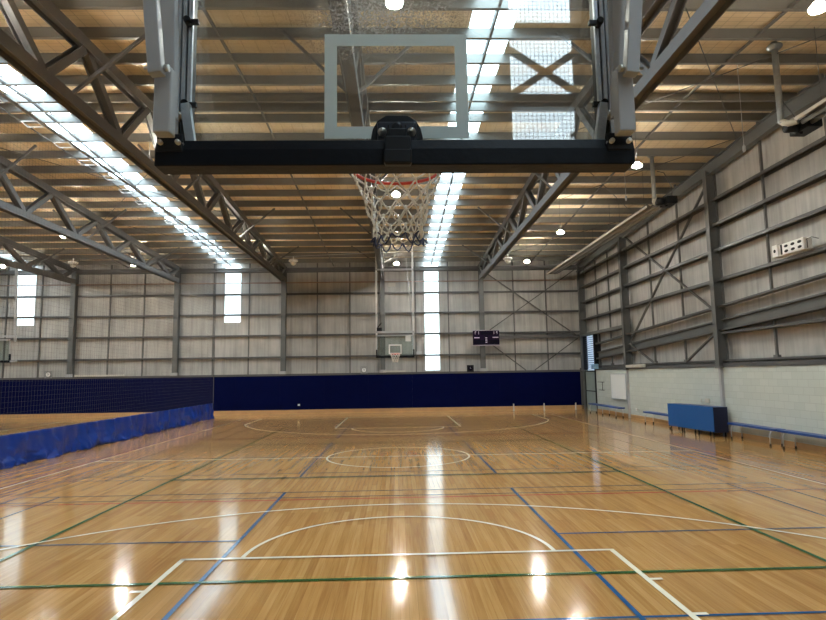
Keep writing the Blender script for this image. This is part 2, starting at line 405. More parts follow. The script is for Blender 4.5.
# roof cross brace rods in three bays
for xa, xb in ((4.83,10.4),(-12.3,-6.35)):
    for ya, yb in ((9.2,16.7),(16.7,24.2),(24.2,31.7)):
        for p, q in (((xa,ya),(xb,yb)),((xb,ya),(xa,yb))):
            if xa < 0 and ya < 10: continue
            m = MB(); m.tube([(p[0],p[1],pb(p[1])+.03),(q[0],q[1],pb(q[1])+.03)], .012, 6); m.build('brace_rod', DARKST, ceil)

# ------------------------------------------------------------------ walls
def roof_at(y): return deckz(y)+.02
def holes_wall_y(mb, y, t, strips, ztop):
    """cladding in the x-z plane with gaps (x0,x1,z0)"""
    x = XL-.2
    for a, b, z0, z1 in strips:
        mb.box(x, a, y, y+t, 0, ztop)
        mb.box(a, b, y, y+t, 0, z0)
        if z1 < ztop-.01: mb.box(a, b, y, y+t, z1, ztop)
        x = b
    mb.box(x, XR+.4, y, y+t, 0, ztop)
zt = roof_at(YF)
far_strips = [(-21.4,-20.35,5.12,zt-.25), (-9.75,-8.85,5.15,zt-.25), (1.60,2.42,2.3,zt-.25)]
m = MB(); holes_wall_y(m, YF, .06, far_strips, zt); wall_far = struct(m.build('wall_far', CLAD))
m = MB(); ztn = roof_at(YN); holes_wall_y(m, YN-.06, .06, [(-9.75,-8.85,5.15,ztn-.25),(1.72,2.66,4.2,ztn-.25)], ztn); wall_near = struct(m.build('wall_back', CLAD))
n = 4
for a, b, z0, z1 in far_strips:
    m = MB(); m.box(a, b, YF+.02, YF+.04, z0, z1); struct(m.build('window_%d' % n, WALLL)); n += 1
m = MB(); m.box(-9.75,-8.85, YN-.05, YN-.03, 5.15, ztn-.25); struct(m.build('window_%d' % n, WALLL)); n += 1
m = MB(); m.box(1.72,2.66, YN-.05, YN-.03, 4.2, ztn-.25); wn = struct(m.build('window_%d' % n, emis('daylit_back_sheet', (.74,.90,1.0), 2.6))); n += 1
m = MB()
k = 0
while 1.72+k*.062 < 2.66:
    x = 1.72+k*.062; m.box(x-.003, x+.003, YN+.0, YN+.008, 4.2, ztn-.25); k += 1
k = 0
while 4.2+k*.062 < ztn-.25:
    zz = 4.2+k*.062; m.box(1.72, 2.66, YN+.0, YN+.006, zz-.003, zz+.003); k += 1
m.build('wire_mesh', STEEL, wn)

GZ = [8.02, 6.72, 5.56, 4.37, 3.15]
GZN = [8.3, 7.07, 5.97, 4.7, 3.3]
def girt_y(parent, x0, x1, z, yc, s):
    m = MB(); t = .012
    m.box(x0, x1, yc-.10, yc+.10, z+.03, z+.03+t); m.box(x0, x1, yc-.10, yc-.10+t, z-.05, z+.03); m.box(x0, x1, yc+.10-t, yc+.10, z-.05, z+.03)
    m.build('girt', GIRT, parent)
cx = COLX+[XR]
for xa, xb in zip([XL]+COLX, cx):
    for zz in GZ:
        girt_y(wall_far, xa, xb, zz, 32.85, 1)
    for zz in GZN:
        m = MB(); m.hsec((xa,YN+.1,zz),(xb,YN+.1,zz),.2,.14,(0,0,1)); m.build('girt', GIRT, wall_near)
    for k in (1, 2):
        x = xa+(xb-xa)*k/3
        m = MB(); m.box(x-.03, x+.03, 32.80, 32.88, 2.2, zt-.1); m.build('bridging_strut', STEEL, wall_far)
for nm, w, yy, zq in (('eave_beam', wall_far, 32.7, pb(32.7)-.28), ('eave_beam', wall_near, YN+.3, pb(YN)-.28)):
    m = MB(); m.hsec((XL,yy,zq+.1),(XR,yy,zq+.1),.2,.14,(0,0,1)); m.build(nm, STEEL, w)
m = MB(); m.box(XL, XR, 32.50, 32.9, 2.10, 2.21); m.build('rail_cap', GIRT, wall_far)
m = MB(); m.tube([(XL,32.6,7.33),(XR-.2,32.6,7.33)], .028, 8); m.build('service_pipe', PIPE, wall_far)
# braces, far wall corner bay
for p, q in (((4.85,8.0),(10.35,4.05)),((10.2,7.9),(4.95,4.3)),((10.35,4.05),(7.75,2.22)),((4.95,4.0),(7.25,2.22))):
    m = MB(); m.bar((p[0],32.68,p[1]),(q[0],32.68,q[1]),.08,.05,(0,1,0)); m.build('cross_brace', DARKST, wall_far)
m = MB(); m.box(4.9,10.4,32.72,32.9,4.02,4.20); m.build('brace_beam', GIRT, wall_far)
# back wall braces
for p, q in (((-.63,4.45),(4.97,8.25)),((4.97,4.45),(-.63,8.25))):
    m = MB(); m.bar((p[0],YN+.25,p[1]),(q[0],YN+.25,q[1]),.05,.09,(0,1,0)); m.build('cross_brace', STEEL, wall_near)
# wall pads + skirting along the far wall
pads = empty('wall_pad_run', (0,32.5,.24))
x = XL+.1; k = 0
while x < 10.2:
    x1 = min(x+2.44, 10.27)
    m = MB(); m.box(x+.001, x1-.001, 0, .06, 0, 1.86); m.build('pad_panel', NAVY, pads, .004); x = x1
tag(pads, 'long band of navy blue padding along the foot of the far wall', 'wall padding')
m = MB(); m.box(XL, XR-.02, 32.50, 32.58, 0, .235); m.box(XL, XR-.02, 32.47, 32.50, 0, .02); struct(m.build('baseboard_far', WOODSK, None, .004))
m = MB(); m.box(XL, XR, 32.58, 32.97, 0, 2.1); m.build('pad_backing', CLAD, wall_far)
m = MB(); m.box(10.27, 10.42, 32.50, 32.58, 0, 2.3); m.build('corner_post', DARKST, wall_far)

# right wall: block base, lining above
m = MB(); m.box(XR, XR+.35, YN, 30.55, 0, 2.16); m.box(XR, XR+.35, 32.3, YF, 0, 2.16); wall_r = struct(m.build('wall_right', BLOCK))
m = MB()
XC = 10.78
m.extr([(0,0),(.06,0),(.06,1),(0,1)], (XC,YN,0),(XC,YN+.01,0))   # tiny start plate
for ya, yb in ((YN, RIDGE), (RIDGE, 30.5), (32.35, YF)):
    m.quad([(XC,ya,2.1),(XC,yb,2.1),(XC,yb,roof_at(yb)),(XC,ya,roof_at(ya))])
    m.quad([(XC+.05,yb,2.1),(XC+.05,ya,2.1),(XC+.05,ya,roof_at(ya)),(XC+.05,yb,roof_at(yb))])
m.quad([(XC,30.5,4.1),(XC,32.35,4.1),(XC,32.35,roof_at(32.35)),(XC,30.5,roof_at(30.5))])
m.build('cladding', CLAD, wall_r, recalc=False)
m = MB(); m.box(XR-.03, XR+.36, YN, 30.5, 2.16, 2.22); m.box(XR+.0, XR+.02, YN, 30.5, 2.22, 2.30); m.box(XR+.05, XR+.3, YN, 30.5, 2.34, 2.40); m.build('sill_channel', GIRT, wall_r)
CY = [32.3, 26.15, 18.5, 10.8, 3.1]
for ya, yb in zip(CY, CY[1:]+[YN]):
    for zz in (7.66, 6.83, 5.98, 5.0):
        m = MB(); t = .012; z1 = zz
        m.box(10.47, 10.72, yb, ya, z1+.03, z1+.03+t); m.box(10.47, 10.47+t, yb, ya, z1-.06, z1+.03); m.box(10.72-t, 10.72, yb, ya, z1-.06, z1+.03)
        m.build('girt', GIRT, wall_r)
    for k in (1, 2):
        y = yb+(ya-yb)*k/3
        if ya == 32.3: y = (30.2, 28.4)[k-1]
        def rail(y): return 3.96-.05*(y-20)+.06
        m = MB(); m.box(10.56, 10.63, y-.03, y+.03, rail(y), roof_at(y)-.1); m.build('bridging_strut', STEEL, wall_r)
        m = MB(); m.box(10.56, 10.63, y-.03, y+.03, 2.38, 3.15-.05*(y-22)); m.box(10.54,10.65,y-.09,y+.09,2.38,2.47); m.build('bridging_strut', STEEL, wall_r)
def slope_bar(name, za, y0, y1, dx0, dx1, h, ma, k=-.0495):
    m = MB(); yr = y0
    P = lambda x, y, zz: (x, y, za+k*(y-18.4)+zz)
    vs = [m.bm.verts.new(P(x, y, zz)) for y in (y0, y1) for x, zz in ((dx0,0),(dx1,0),(dx1,h),(dx0,h))]
    for ff in ((0,1,2,3),(4,7,6,5),(0,4,5,1),(1,5,6,2),(2,6,7,3),(3,7,4,0)): m.bm.faces.new([vs[i] for i in ff])
    return m.build(name, ma, wall_r)
slope_bar('raking_rail', 4.10, YN, 30.3, 10.45, 10.7, .06, GIRT)
slope_bar('raking_beam', 3.42, YN, 30.3, 10.60, 10.66, .31, STEEL2)
slope_bar('raking_rail', 3.32, YN, 30.3, 10.45, 10.7, .07, GIRT)
slope_bar('raking_rail', 3.66, YN, 30.3, 10.52, 10.68, .04, GIRT)
m = MB(); m.box(10.45, 10.7, 10.9, 18.4, 3.22, 3.29); m.build('girt', GIRT, wall_r)
m = MB(); m.box(10.36, 10.72, 26.2, 32.3, 4.06, 4.20); m.build('lintel_beam', STEEL2, wall_r)
for p, q in (((26.0,8.3),(18.65,3.95)),((18.7,8.3),(25.7,3.45)),((25.9,3.3),(23.4,2.36)),((18.7,3.33),(20.9,2.36))):
    m = MB(); m.bar((10.50,p[0],p[1]),(10.50,q[0],q[1]),.09,.05,(1,0,0)); m.build('cross_brace', DARKST, wall_r)
for ya, yb in ((YN, RIDGE), (RIDGE, YF)):
    m = MB(); m.hsec((10.5,ya,pb(ya)-.22),(10.5,yb,pb(yb)-.22),.42,.2,(0,0,1),.02); m.build('edge_rafter', STEEL2, wall_r)
m = MB(); m.box(XR-.02, XR, YN, 30.5, 0, .16); struct(m.build('baseboard_right', WOODSK, None, .003))
# corner door and louvre window
m = MB()
k = 0
while 2.2+k*.115 < 4.03:
    zz = 2.2+k*.115
    m.quad([(10.56,30.6,zz),(10.56,32.25,zz),(10.62,32.25,zz+.045),(10.62,30.6,zz+.045)]); k += 1
lv = m
wl = struct(MB().box(10.64,10.66,30.55,32.3,2.16,4.06).build('window_%d' % n, emis('daylit_louvre_glass', (.55,.75,1.0), .28)))
lv.build('louvre_blades', mat('blue_grey_louvre', (.07,.11,.20), .35), wl, recalc=False)
m = MB(); m.box(10.42,10.86,30.44,30.58,0,4.12); m.box(10.42,10.86,30.5,32.35,4.06,4.14); m.box(10.42,10.86,32.27,32.42,0,4.12); m.build('window_frame', BLACK, wl)
m = MB(); m.box(10.50,10.56,30.58,32.27,0,2.16); dd = struct(m.build('door_1', GREEND))
m = MB(); m.box(10.46,10.50,30.58,32.27,1.02,1.07); m.box(10.46,10.5,30.58,32.27,2.08,2.14); m.build('push_bar', BLACK, dd)

m = MB(); m.box(XL-.1, XL, YN, YF, 0, 9.1); wall_l = struct(m.build('wall_left', CLAD))

# ------------------------------------------------------------------ columns
names = {-.80:'grey steel column on the far wall directly behind the far hoop', 4.83:'grey steel column on the far wall behind the scoreboard',
         -6.35:'grey steel column on the far wall halfway between far hoop and left skylight panel', -12.3:'grey steel column on the far wall just left of the middle bright wall panel',
         -18.0:'grey steel column on the far wall just right of the leftmost bright wall panel', -23.7:'grey steel column on the far wall hidden left of the side court hoop', -29.6:'grey steel column in the far left corner of the hall'}
for x in COLX:
    if x < -19: continue
    m = MB(); m.hsec((x,32.64,2.2),(x,32.64,pb(32.6)),.3,.26,(0,1,0),.02); o = m.build('steel_column', STEEL2); tag(o, names[x], 'steel column')
    m = MB(); m.box(x-.19,x+.19,32.44,32.5,2.2,2.36); m.build('base_plate', LGREY, o)
rn = ['dark steel column in the far right corner beside the louvre window', 'steel column on the right wall just right of the whiteboard', 'steel column on the right wall behind the end of the blue table']
for y, lb in zip(CY[:3], rn):
    m = MB(); m.hsec((10.48,y,2.2),(10.48,y,pb(y)-.3),.34,.22,(1,0,0),.02); o = m.build('steel_column', STEEL2); tag(o, lb, 'steel column')
    m = MB(); m.box(10.36, 10.449, y-.06, y+.06, 0, 2.2); m.build('column_foot', LGREY if y < 32 else STEEL2, o)
    m = MB(); m.box(10.30, 10.449, y-.14, y+.14, 2.14, 2.2); m.build('splice_plate', STEEL, o)

# ------------------------------------------------------------------ trusses
BN = [31.35,28.3,25.2,22.14,19.07,16.0,13.0,10.1,7.1,4.1,1.1,-1.9]
TN = [32.4,29.6,26.6,23.65,20.5,17.4,14.4,11.4,8.4,5.4,2.4,-.6]
tl = {-23.7:None, -18.0:'small open web roof truss at far left above the side court hoop', -12.3:'open web roof truss with pale bottom chord, second from the left',
      -6.35:'big dark brown roof truss crossing the upper left, right beside the bright skylight', -.80:'roof truss directly overhead, seen through the backboard glass behind the target square',
      4.83:'pale edged roof truss at the upper right of the near hoop'}
for x in TRUSSX:
    if tl[x] is None: continue
    t = empty('roof_truss', (x, RIDGE, 7.5))
    R = lambda y, zz: (0, y-RIDGE, zz-7.5)
    m = MB(); m.hsec(R(YN+.2,7.5), R(32.48,7.5), .25, .24); m.build('bottom_chord', STEEL, t)
    m = MB(); m.hsec(R(YN+.2,pb(YN)-.12), R(RIDGE,pb(RIDGE)-.12), .25, .24); m.hsec(R(RIDGE,pb(RIDGE)-.12), R(32.48,pb(32.5)-.12), .25, .24); m.build('top_chord', STEEL, t)
    for i, b in enumerate(BN):
        T = lambda y: R(y, pb(y)-.24)
        m = MB(); m.hsec(R(b+.08,7.62), T(TN[i]-.08), .19, .17); m.build('web_member', STEEL, t)
        if i+1 < len(TN):
            m = MB(); m.hsec(R(b-.08,7.62), T(TN[i+1]+.08), .19, .17); m.build('web_member', STEEL, t)
    for y in (-.2, 5.2, 10.9, 16.9, 22.8, 28.6):
        for s in (-1, 1):
            m = MB(); m.bar(R(y,7.5), (s*1.45, y+.3-RIDGE, pb(y)-7.5+.1), .06, .06, (0,1,0)); m.build('fly_brace', STEEL, t)
    tag(t, tl[x], 'roof truss')

# ------------------------------------------------------------------ high bay lamps
def lamp(name='high_bay_light'):
    r = empty(name)
    m = MB(); m.lathe((0,0,0), [(.05,.12),(.05,.15),(.035,.17),(.02,.18)], 16); m.build('housing', BLACK, r)
    m = MB(); m.lathe((0,0,0), [(.125,.031),(.13,.04),(.06,.119)], 20); m.build('added_glow_collar', UPLIGHT, r)  # added glowing cone, throws light up at the roof
    m = MB(); m.lathe((0,0,0), [(.02,.0),(.12,.005),(.125,.02),(.12,.03)], 20); m.build('lens', LENS, r)
    m = MB(); m.tube([(0,0,.16),(0,0,1.3)], .006, 6); m.build('cord', CABLE, r)
    return r
first = lamp(); used = False
rows = [(8.2,'nearest the camera'),(15.0,'in the second row'),(22.4,'in the third row'),(28.4,'nearest the far wall')]
lampsx = [(-19.2,'over the far left side court'),(-12.85,'left of the bright left skylight'),(-6.5,'beside the big left truss'),(.02,'above the middle of the near court'),(6.55,'between right truss and right wall')]
LX = {0.02: [8.1, 17.4, 28.6]}
for x, xl in lampsx:
    ys = LX.get(x, [r[0] for r in rows])
    for y in ys:
        rl = min(rows, key=lambda r: abs(r[0]-y))[1]
        o = first if not used else copy_tree(first); used = True
        o.location = (x, y, 7.56)
        s = (deckz(y)-7.56-.16)/1.14
        for ch in o.children:
            if ch.name.startswith('cord'):
                ch.scale = (1,1,s); ch.location.z = .16*(1-s)
        tag(o, 'lit round lamp %s, %s' % (rl, xl), 'light', 'high bay lights hanging from the roof')

# ------------------------------------------------------------------ basketball hoops
def net_mesh(r0, r1, hgt, n, lev, rad, tail, jit):
    m = MB(); nodes = []
    for k in range(lev+1):
        t = k/lev; r = r1+(r0-r1)*(1-t)**1.6 if k else r0
        nodes.append([Vector((r*math.cos(2*math.pi*(i+.5*(k%2))/n)+random.uniform(-jit,jit), r*math.sin(2*math.pi*(i+.5*(k%2))/n)+random.uniform(-jit,jit), -hgt*t+random.uniform(-jit,jit)*(k > 0))) for i in range(n)])
    for k in range(lev):
        mi = 0
        for i in range(n):
            a = nodes[k][i]
            for j in ((i, (i-1) % n) if k % 2 == 0 else (i, (i+1) % n)):
                b = nodes[k+1][j]; mid = (a+b)/2+Vector((random.uniform(-jit,jit),random.uniform(-jit,jit),-.006*r0/.22))
                m.tube([a, mid, b], rad, 5, mi)
        if k:
            for i in range(n): m.tube([nodes[k][i]+Vector((0,0,rad*2.5)), nodes[k][i]-Vector((0,0,rad*2.5))], rad*1.8, 5, mi)
    if tail:
        for i in range(n):
            a = nodes[lev][i]; b = nodes[lev][(i+1) % n]; mid = (a+b)/2*1.08; mid.z = a.z-random.uniform(.02,.05)
            m.tube([a, (a+mid)/2*1.02, mid, (b+mid)/2*1.02, b], rad, 5, 1)
            c = a*1.2; c.z = a.z-random.uniform(-.01,.03); m.tube([a, c], rad, 5, 1)
    return m

def near_hoop():
    r = empty('basketball_hoop', (0.01, 2.34, 2.9))
    # glass board
    m = MB(); m.box(-.895,.895,0,.012,.05,1.10); g = m.build('backboard_glass', GLASS, r)
    m = MB()
    def fr(x0,x1,z0,z1,w):
        m.box(x0,x1,-.003,-.0005,z0,z0+w); m.box(x0,x1,-.003,-.0005,z1-w,z1); m.box(x0,x0+w,-.003,-.0005,z0+w,z1-w); m.box(x1-w,x1,-.003,-.0005,z0+w,z1-w)
    fr(-.303,.303,.155,.618,.052); m.build('target_square', TARGET, g)
    # side frames
    for s in (-1, 1):
        m = MB(); m.box(*sorted((s*.905,s*.850)),-.03,.02,.05,1.15); fo = m.build('side_frame', BLACK, r)
        m = MB()
        for a, b in ((.906,.892),(.886,.870),(.862,.846)): m.box(*sorted((s*a,s*b)),-.045,-.028,.20 if a < .9 else .05,1.15)
        m.build('frame_channel', ALU, fo)
        for zz in (.275, .635, 1.0):
            m = MB(); m.lathe((s*.858,-.075,zz), [(.013,-.012),(.015,-.006),(.015,.03)], 10, 0, 'y')
            m.bar((s*.868,-.06,zz),(s*.815,-.06,zz),.018,.018,(0,0,1))
            m.build('clamp_bolt', BLACK, fo)
        # angled bracket tying the frame to the bottom bar
        m = MB()
        pts = [(.846,.26),(.875,.26),(.872,.10),(.845,.045),(.808,.045),(.822,.12)]
        P = [(s*a, zz) for a, zz in pts]
        A = [m.bm.verts.new((a,-.075,b)) for a, b in P]; B = [m.bm.verts.new((a,-.063,b)) for a, b in P]
        m.bm.faces.new(A); m.bm.faces.new(B[::-1])
        for i in range(6): m.bm.faces.new((A[i],A[(i+1)%6],B[(i+1)%6],B[i]))
        m.build('corner_bracket', BLACK, r, .002)
        m = MB(); m.bar((s*.812,-.085,.03),(s*.85,-.085,.265),.035,.03,(1,0,0)); m.build('frame_strut', ALU, r)
        m = MB()
        for xx, zz, yq in ((.840,.068,-.172),(.908,.068,-.172),(.872,.215,-.10)):
            m = MB(); m.lathe((s*xx,yq,zz), [(.006,-.02),(.010,-.016),(.010,.0),(.016,.002),(.016,.04)], 8, 0, 'y')
            m.build('hex_bolt', BOLT, r)
    # padded bottom bar
    m = MB(); 
    pf = [(-.165,-.02),(-.165,.045),(-.150,.088),(-.06,.088),(-.06,-.02)]
    A = [m.bm.verts.new((-.935,a,b)) for a, b in pf]; B = [m.bm.verts.new((.935,a,b)) for a, b in pf]
    m.bm.faces.new(A); m.bm.faces.new(B[::-1])
    for i in range(5): m.bm.faces.new((A[i],A[(i+1)%5],B[(i+1)%5],B[i]))
    m.build('bottom_padding', BLACKPAD, r, .005)
    m = MB(); m.box(-.91,.91,-.06,.03,.03,.06); m.build('bottom_rail', mat('rail_painted_floor_bounce', (.20,.17,.14), .5), r, .004)  # brown light bounced off the floor is put into the rail colour
    # hanging tubes
    for s in (-1, 1):
        m = MB(); m.box(*sorted((s*.905,s*.842)),-.26,-.20,.075,.33); m.build('lower_hanger_tube', LGREY, r, .005)
        m = MB(); m.bar((s*.878,-.30,.275),(s*.985,-.29,1.3),.045,.05,(0,1,0)); m.bar((s*.985,-.29,1.3),(s*1.0,-.2,6.2),.045,.05,(0,1,0)); m.build('upper_hanger_tube', LGREY, r, .004)
        m = MB(); m.bar((s*.893,-.14,.18),(s*.925,-.14,1.3),.045,.06,(0,1,0)); m.bar((s*.925,-.14,1.3),(s*.93,0,6.2),.045,.06,(0,1,0)); m.build('rear_hanger_tube', LGREY, r, .004)
        m = MB(); m.box(*sorted((s*.925,s*.825)),-.172,-.160,.035,.105); m.build('lower_bracket', BLACK, r, .004)
        m = MB(); m.tube([(s*.925,-.30,.30),(s*.835,-.30,.30)], .006, 8); m.lathe((s*.842,-.30,.30), [(.014,-.008),(.014,.008)], 8, 0, 'x'); m.build('hinge_bolt', BOLT, r)
    # mounting plate behind the board
    m = MB(); pr = [(-.108,.07),(.108,.07),(.108,.15),(.100,.19),(.080,.225),(.045,.248),(-.045,.248),(-.080,.225),(-.100,.19),(-.108,.15)]
    A = [m.bm.verts.new((a,-.02,b)) for a, b in pr]; B = [m.bm.verts.new((a,-.004,b)) for a, b in pr]
    m.bm.faces.new(A); m.bm.faces.new(B[::-1])
    for i in range(10): m.bm.faces.new((A[i],A[(i+1)%10],B[(i+1)%10],B[i]))
    m.build('gasket_plate', BLACK, r, .003)
    m = MB(); m.box(-.082,.082,-.05,-.02,.08,.212); mp = m.build('mounting_plate', mat('blue_black_plate', (.02,.026,.038), .35, .3), r, .012)
    m = MB(); m.box(-.038,-.032,-.056,-.05,.10,.19); m.box(.032,.038,-.056,-.05,.10,.19); m.box(-.05,.05,-.066,-.05,.085,.12); m.build('rib', BLACK, mp)
    for s in (-1, 1):
        m = MB(); m.lathe((s*.060,-.05,.160), [(.004,-.03),(.011,-.026),(.011,-.012),(.019,-.010),(.019,.0)], 8, 0, 'y')
        m.build('plate_bolt', BOLT, mp)
    m = MB(); m.lathe((0,-.05,.165), [(.010,-.05),(.022,-.045),(.024,0)], 14, 0, 'y'); m.build('hub', BLACK, mp)
    m = MB(); m.bar((-.035,-.10,.125),(0,-.12,.095),.03,.04,(0,1,0)); m.bar((.035,-.10,.125),(0,-.12,.095),.03,.04,(0,1,0)); m.box(-.048,.052,-.20,-.165,-.03,.085); m.box(-.052,.056,-.205,-.17,-.026,.03)
    m.box(-.035,.037,-.19,-.10,.075,.12); m.build('lock_clamp', BLACK, r, .006)
    # ring
    cyr = .39
    m = MB(); m.tube([(.218*math.cos(2*math.pi*i/40), cyr+.218*math.sin(2*math.pi*i/40), .165) for i in range(40)], .0085, 8, closed=True)
    m.box(-.07,.07,.012,.17,.15,.165); m.box(-.09,.09,.012,.022,.06,.166)
    ring = m.build('ring', RED, r)
    m = net_mesh(.222, .115, .335, 12, 7, .0039, True, .008)
    o = m.build('net', [CORD, BLUECORD], r, recalc=False); o.location = (0, cyr, .155)
    m = MB(); m.tube([(0,.02,.06),(0,.02,.02)], .004, 6); m.build('safety_cord', BLACK, r)
    m = MB(); m.bar((-1.0,-.2,6.2),(1.0,-.2,6.2),.07,.07,(0,1,0)); m.build('top_tie', LGREY, r)
    tag(r, 'near basketball hoop seen from behind, smudged glass board with black padded edge and red ring', 'basketball hoop')
near_hoop()

def far_hoop(loc, label, slant=0):
    r = empty('basketball_hoop', loc)    # origin: bottom centre of the board face, facing -Y
    m = MB(); m.box(-.88,.88,0,.012,.02,1.05); g = m.build('backboard', ACRYL, r)
    m = MB(); w = .06
    for b in ((-.31,.31,.14,.2),(-.31,.31,.54,.6),(-.31,-.25,.2,.54),(.25,.31,.2,.54)): m.box(b[0],b[1],-.008,-.001,b[2],b[3])
    m.build('target_square', WHITE, g)
    m = MB(); m.box(-.92,.92,-.02,.06,-.04,.06); m.box(-.92,-.86,-.02,.06,.06,.36); m.box(.86,.92,-.02,.06,.06,.36); m.build('padding', BLACKPAD, r, .006)
    m = MB(); m.box(-.89,-.86,-.01,.04,.3,1.05); m.box(.86,.89,-.01,.04,.3,1.05); m.box(-.89,.89,-.01,.04,1.0,1.06); m.build('frame', LGREY, r)
    if not slant:
        m = MB(); m.box(-.92,.92,0,.08,1.16,1.25); m.box(-.92,.92,0,.08,4.22,4.30); m.build('cross_tube', LGREY, r)
        for s in (-1, 1):
            m = MB(); m.box(*sorted((s*.93,s*.85)),.06,.12,.1,5.45); m.build('hanger_tube', WHITE, r)
            m = MB(); m.bar((s*.88,.1,.9),(s*.6,1.8,5.3),.03,.03,(1,0,0)); m.build('back_stay', STEEL2, r)
        m = MB(); m.box(.5,.75,-.06,.02,.74,1.02); m.build('control_box', WHITE, r, .01)
        m = MB(); m.box(-.88,-.62,0,.14,1.25,1.42); m.bar((-.85,.05,1.4),(-.65,.05,1.66),.05,.05,(0,1,0)); m.build('winch', BLACK, r)
        m = MB(); m.box(-.3,.05,.02,.08,3.42,3.60); m.build('tag_plate', CREAM, r)
    else:
        m = MB(); m.box(-.92,1.1,0,.08,1.16,1.25); m.build('cross_tube', LGREY, r)
        for s in (-1, 1):
            m = MB(); m.bar((s*1.05,.1,.95),(s*.75,.3,5.0),.09,.09,(0,1,0)); m.build('hanger_tube', LGREY, r)
        m = MB(); m.box(.92,1.2,0,.1,-.03,.06); m.build('winch_arm', LGREY, r)
    m = MB(); m.tube([(.225*math.cos(2*math.pi*i/28), -.38+.225*math.sin(2*math.pi*i/28), .13) for i in range(28)], .014, 6, closed=True)
    m.box(-.07,.07,-.17,0,.11,.14); m.build('ring', RED, r)
    m = net_mesh(.225,.12,.38,10,4,.012,False,.003); o = m.build('net', [WHITE, WHITE], r, recalc=False); o.location = (0,-.38,.12)
    tag(r, label, 'basketball hoop'); return r
far_hoop((-.09, 27.9, 2.92), 'small basketball hoop facing us before the far wall, hung from the roof on white tubes')
far_hoop((-19.15, 27.9, 2.95), 'basketball hoop cut by the left edge of the photo, on slanted tubes', 1)

# ------------------------------------------------------------------ divider curtain
cu = empty('divider_curtain', (-9.29, 17, 0))
m = MB(); ny, nz = 760, 20; ya, yb = 5.0, 29.8
V = []
random.seed(3)
bump = [(random.uniform(ya,yb), random.uniform(.25,.7), random.uniform(.10,.30)) for _ in range(26)]
for i in range(ny+1):
    y = ya+(yb-ya)*i/ny; col = []
    for j in range(nz+1):
        t = j/nz; low = (1-t)**1.5
        q = noise.noise(Vector((y*1.15, t*1.6, 3))); q2 = noise.noise(Vector((y*3.1+2*t, t*3.2, 9))); q3 = noise.noise(Vector((y*8+5*t, t*5, 1)))
        x = .02*math.sin(y*4.3+math.sin(y*1.3)*2)+.012*math.sin(y*11+t*2) + low*(.20*q+.11*abs(q2)+.035*q3) + (1-low)*.02*q2
        zz = .79*t + (.10*low*t*4*q2 if j else 0)
        col.append(m.bm.verts.new((x, y-17+low*.10*q2, max(zz, .008))))
    V.append(col)
for i in range(ny):
    for j in range(nz):
        fc = m.bm.faces.new((V[i][j],V[i+1][j],V[i+1][j+1],V[i][j+1])); fc.smooth = True
o = m.build('vinyl_skirt', BLUE, cu)
so = o.modifiers.new('thick', 'SOLIDIFY'); so.thickness = .004
m = MB(); w_ = .0024
y = ya
while y <= yb+.01: m.box(-w_/2,w_/2,y-17-w_/2,y-17+w_/2,.78,8.45); y += .125
zz = .8
while zz < 8.46: m.box(-w_/2,w_/2,ya-17,yb-17,zz-w_/2,zz+w_/2); zz += .125
m.box(-.012,.012,yb-17,yb-17+.024,.5,8.5)
m.build('netting', mat('grey_netting', (.09,.09,.095), .8), cu, recalc=False)
tag(cu, 'court divider with shiny blue vinyl skirt on the floor and dark netting above', 'divider curtain')
tr = empty('curtain_track', (-9.15, 17, 8.55))
m = MB(); m.bar((.14,-13,0.05),(.14,14.9,.05),.06,.05); m.build('rail', STEEL, tr)
m = MB(); m.tube([(-.25,-13,.0),(-.25,14.9,.0)], .02, 6); m.build('pull_line', DARKST, tr)
y = -5.5
for k in range(11):
    m = MB(); a = random.uniform(-.1,.1)
    m.tube([(-.30+a,y,-.02),(.10+a,y,-.02),(.10+a,y+.28,-.05),(-.30+a,y+.28,-.05)], .016, 6, closed=True); m.build('hanger_loop', WHITE, tr); y += 1.35
tag(tr, 'steel curtain track with white loops running beneath the left skylight', 'curtain track')

# ------------------------------------------------------------------ scoreboard, clocks, small wall things
sb = empty('scoreboard', (5.0, 32.33, 3.66))
m = MB(); m.box(-.74,.74,0,.12,0,.80); m.build('case', SCORE, sb, .01)
m = MB(); m.box(-.76,.76,-.01,.13,-.04,0); m.box(-.76,.76,-.01,.13,.80,.83); m.build('trim', mat('pale_violet_trim', (.42,.38,.45), .4), sb)
m = MB(); m.box(-.30,.34,-.012,0,.56,.74); m.box(-.68,-.10,-.012,0,.06,.28); m.box(.14,.68,-.012,0,.06,.28); m.box(-.12,.10,-.012,0,.08,.52); m.build('display', SCOREB, sb)
m = MB(); m.box(-.68,-.38,-.016,0,.38,.43); m.box(.36,.68,-.016,0,.39,.44)
for x in (-.62,-.42,.44,.62): m.box(x-.012,x+.012,-.016,0,.60,.76)
m.box(-.62,-.56,-.016,0,.72,.76); m.box(.56,.62,-.016,0,.68,.75)
for zz in (.12,.24,.36): m.box(-.05,.05,-.018,0,zz,zz+.06)
m.build('led_bar', LED, sb)
tag(sb, 'dark purple electronic scoreboard fixed to a far wall column', 'scoreboard')
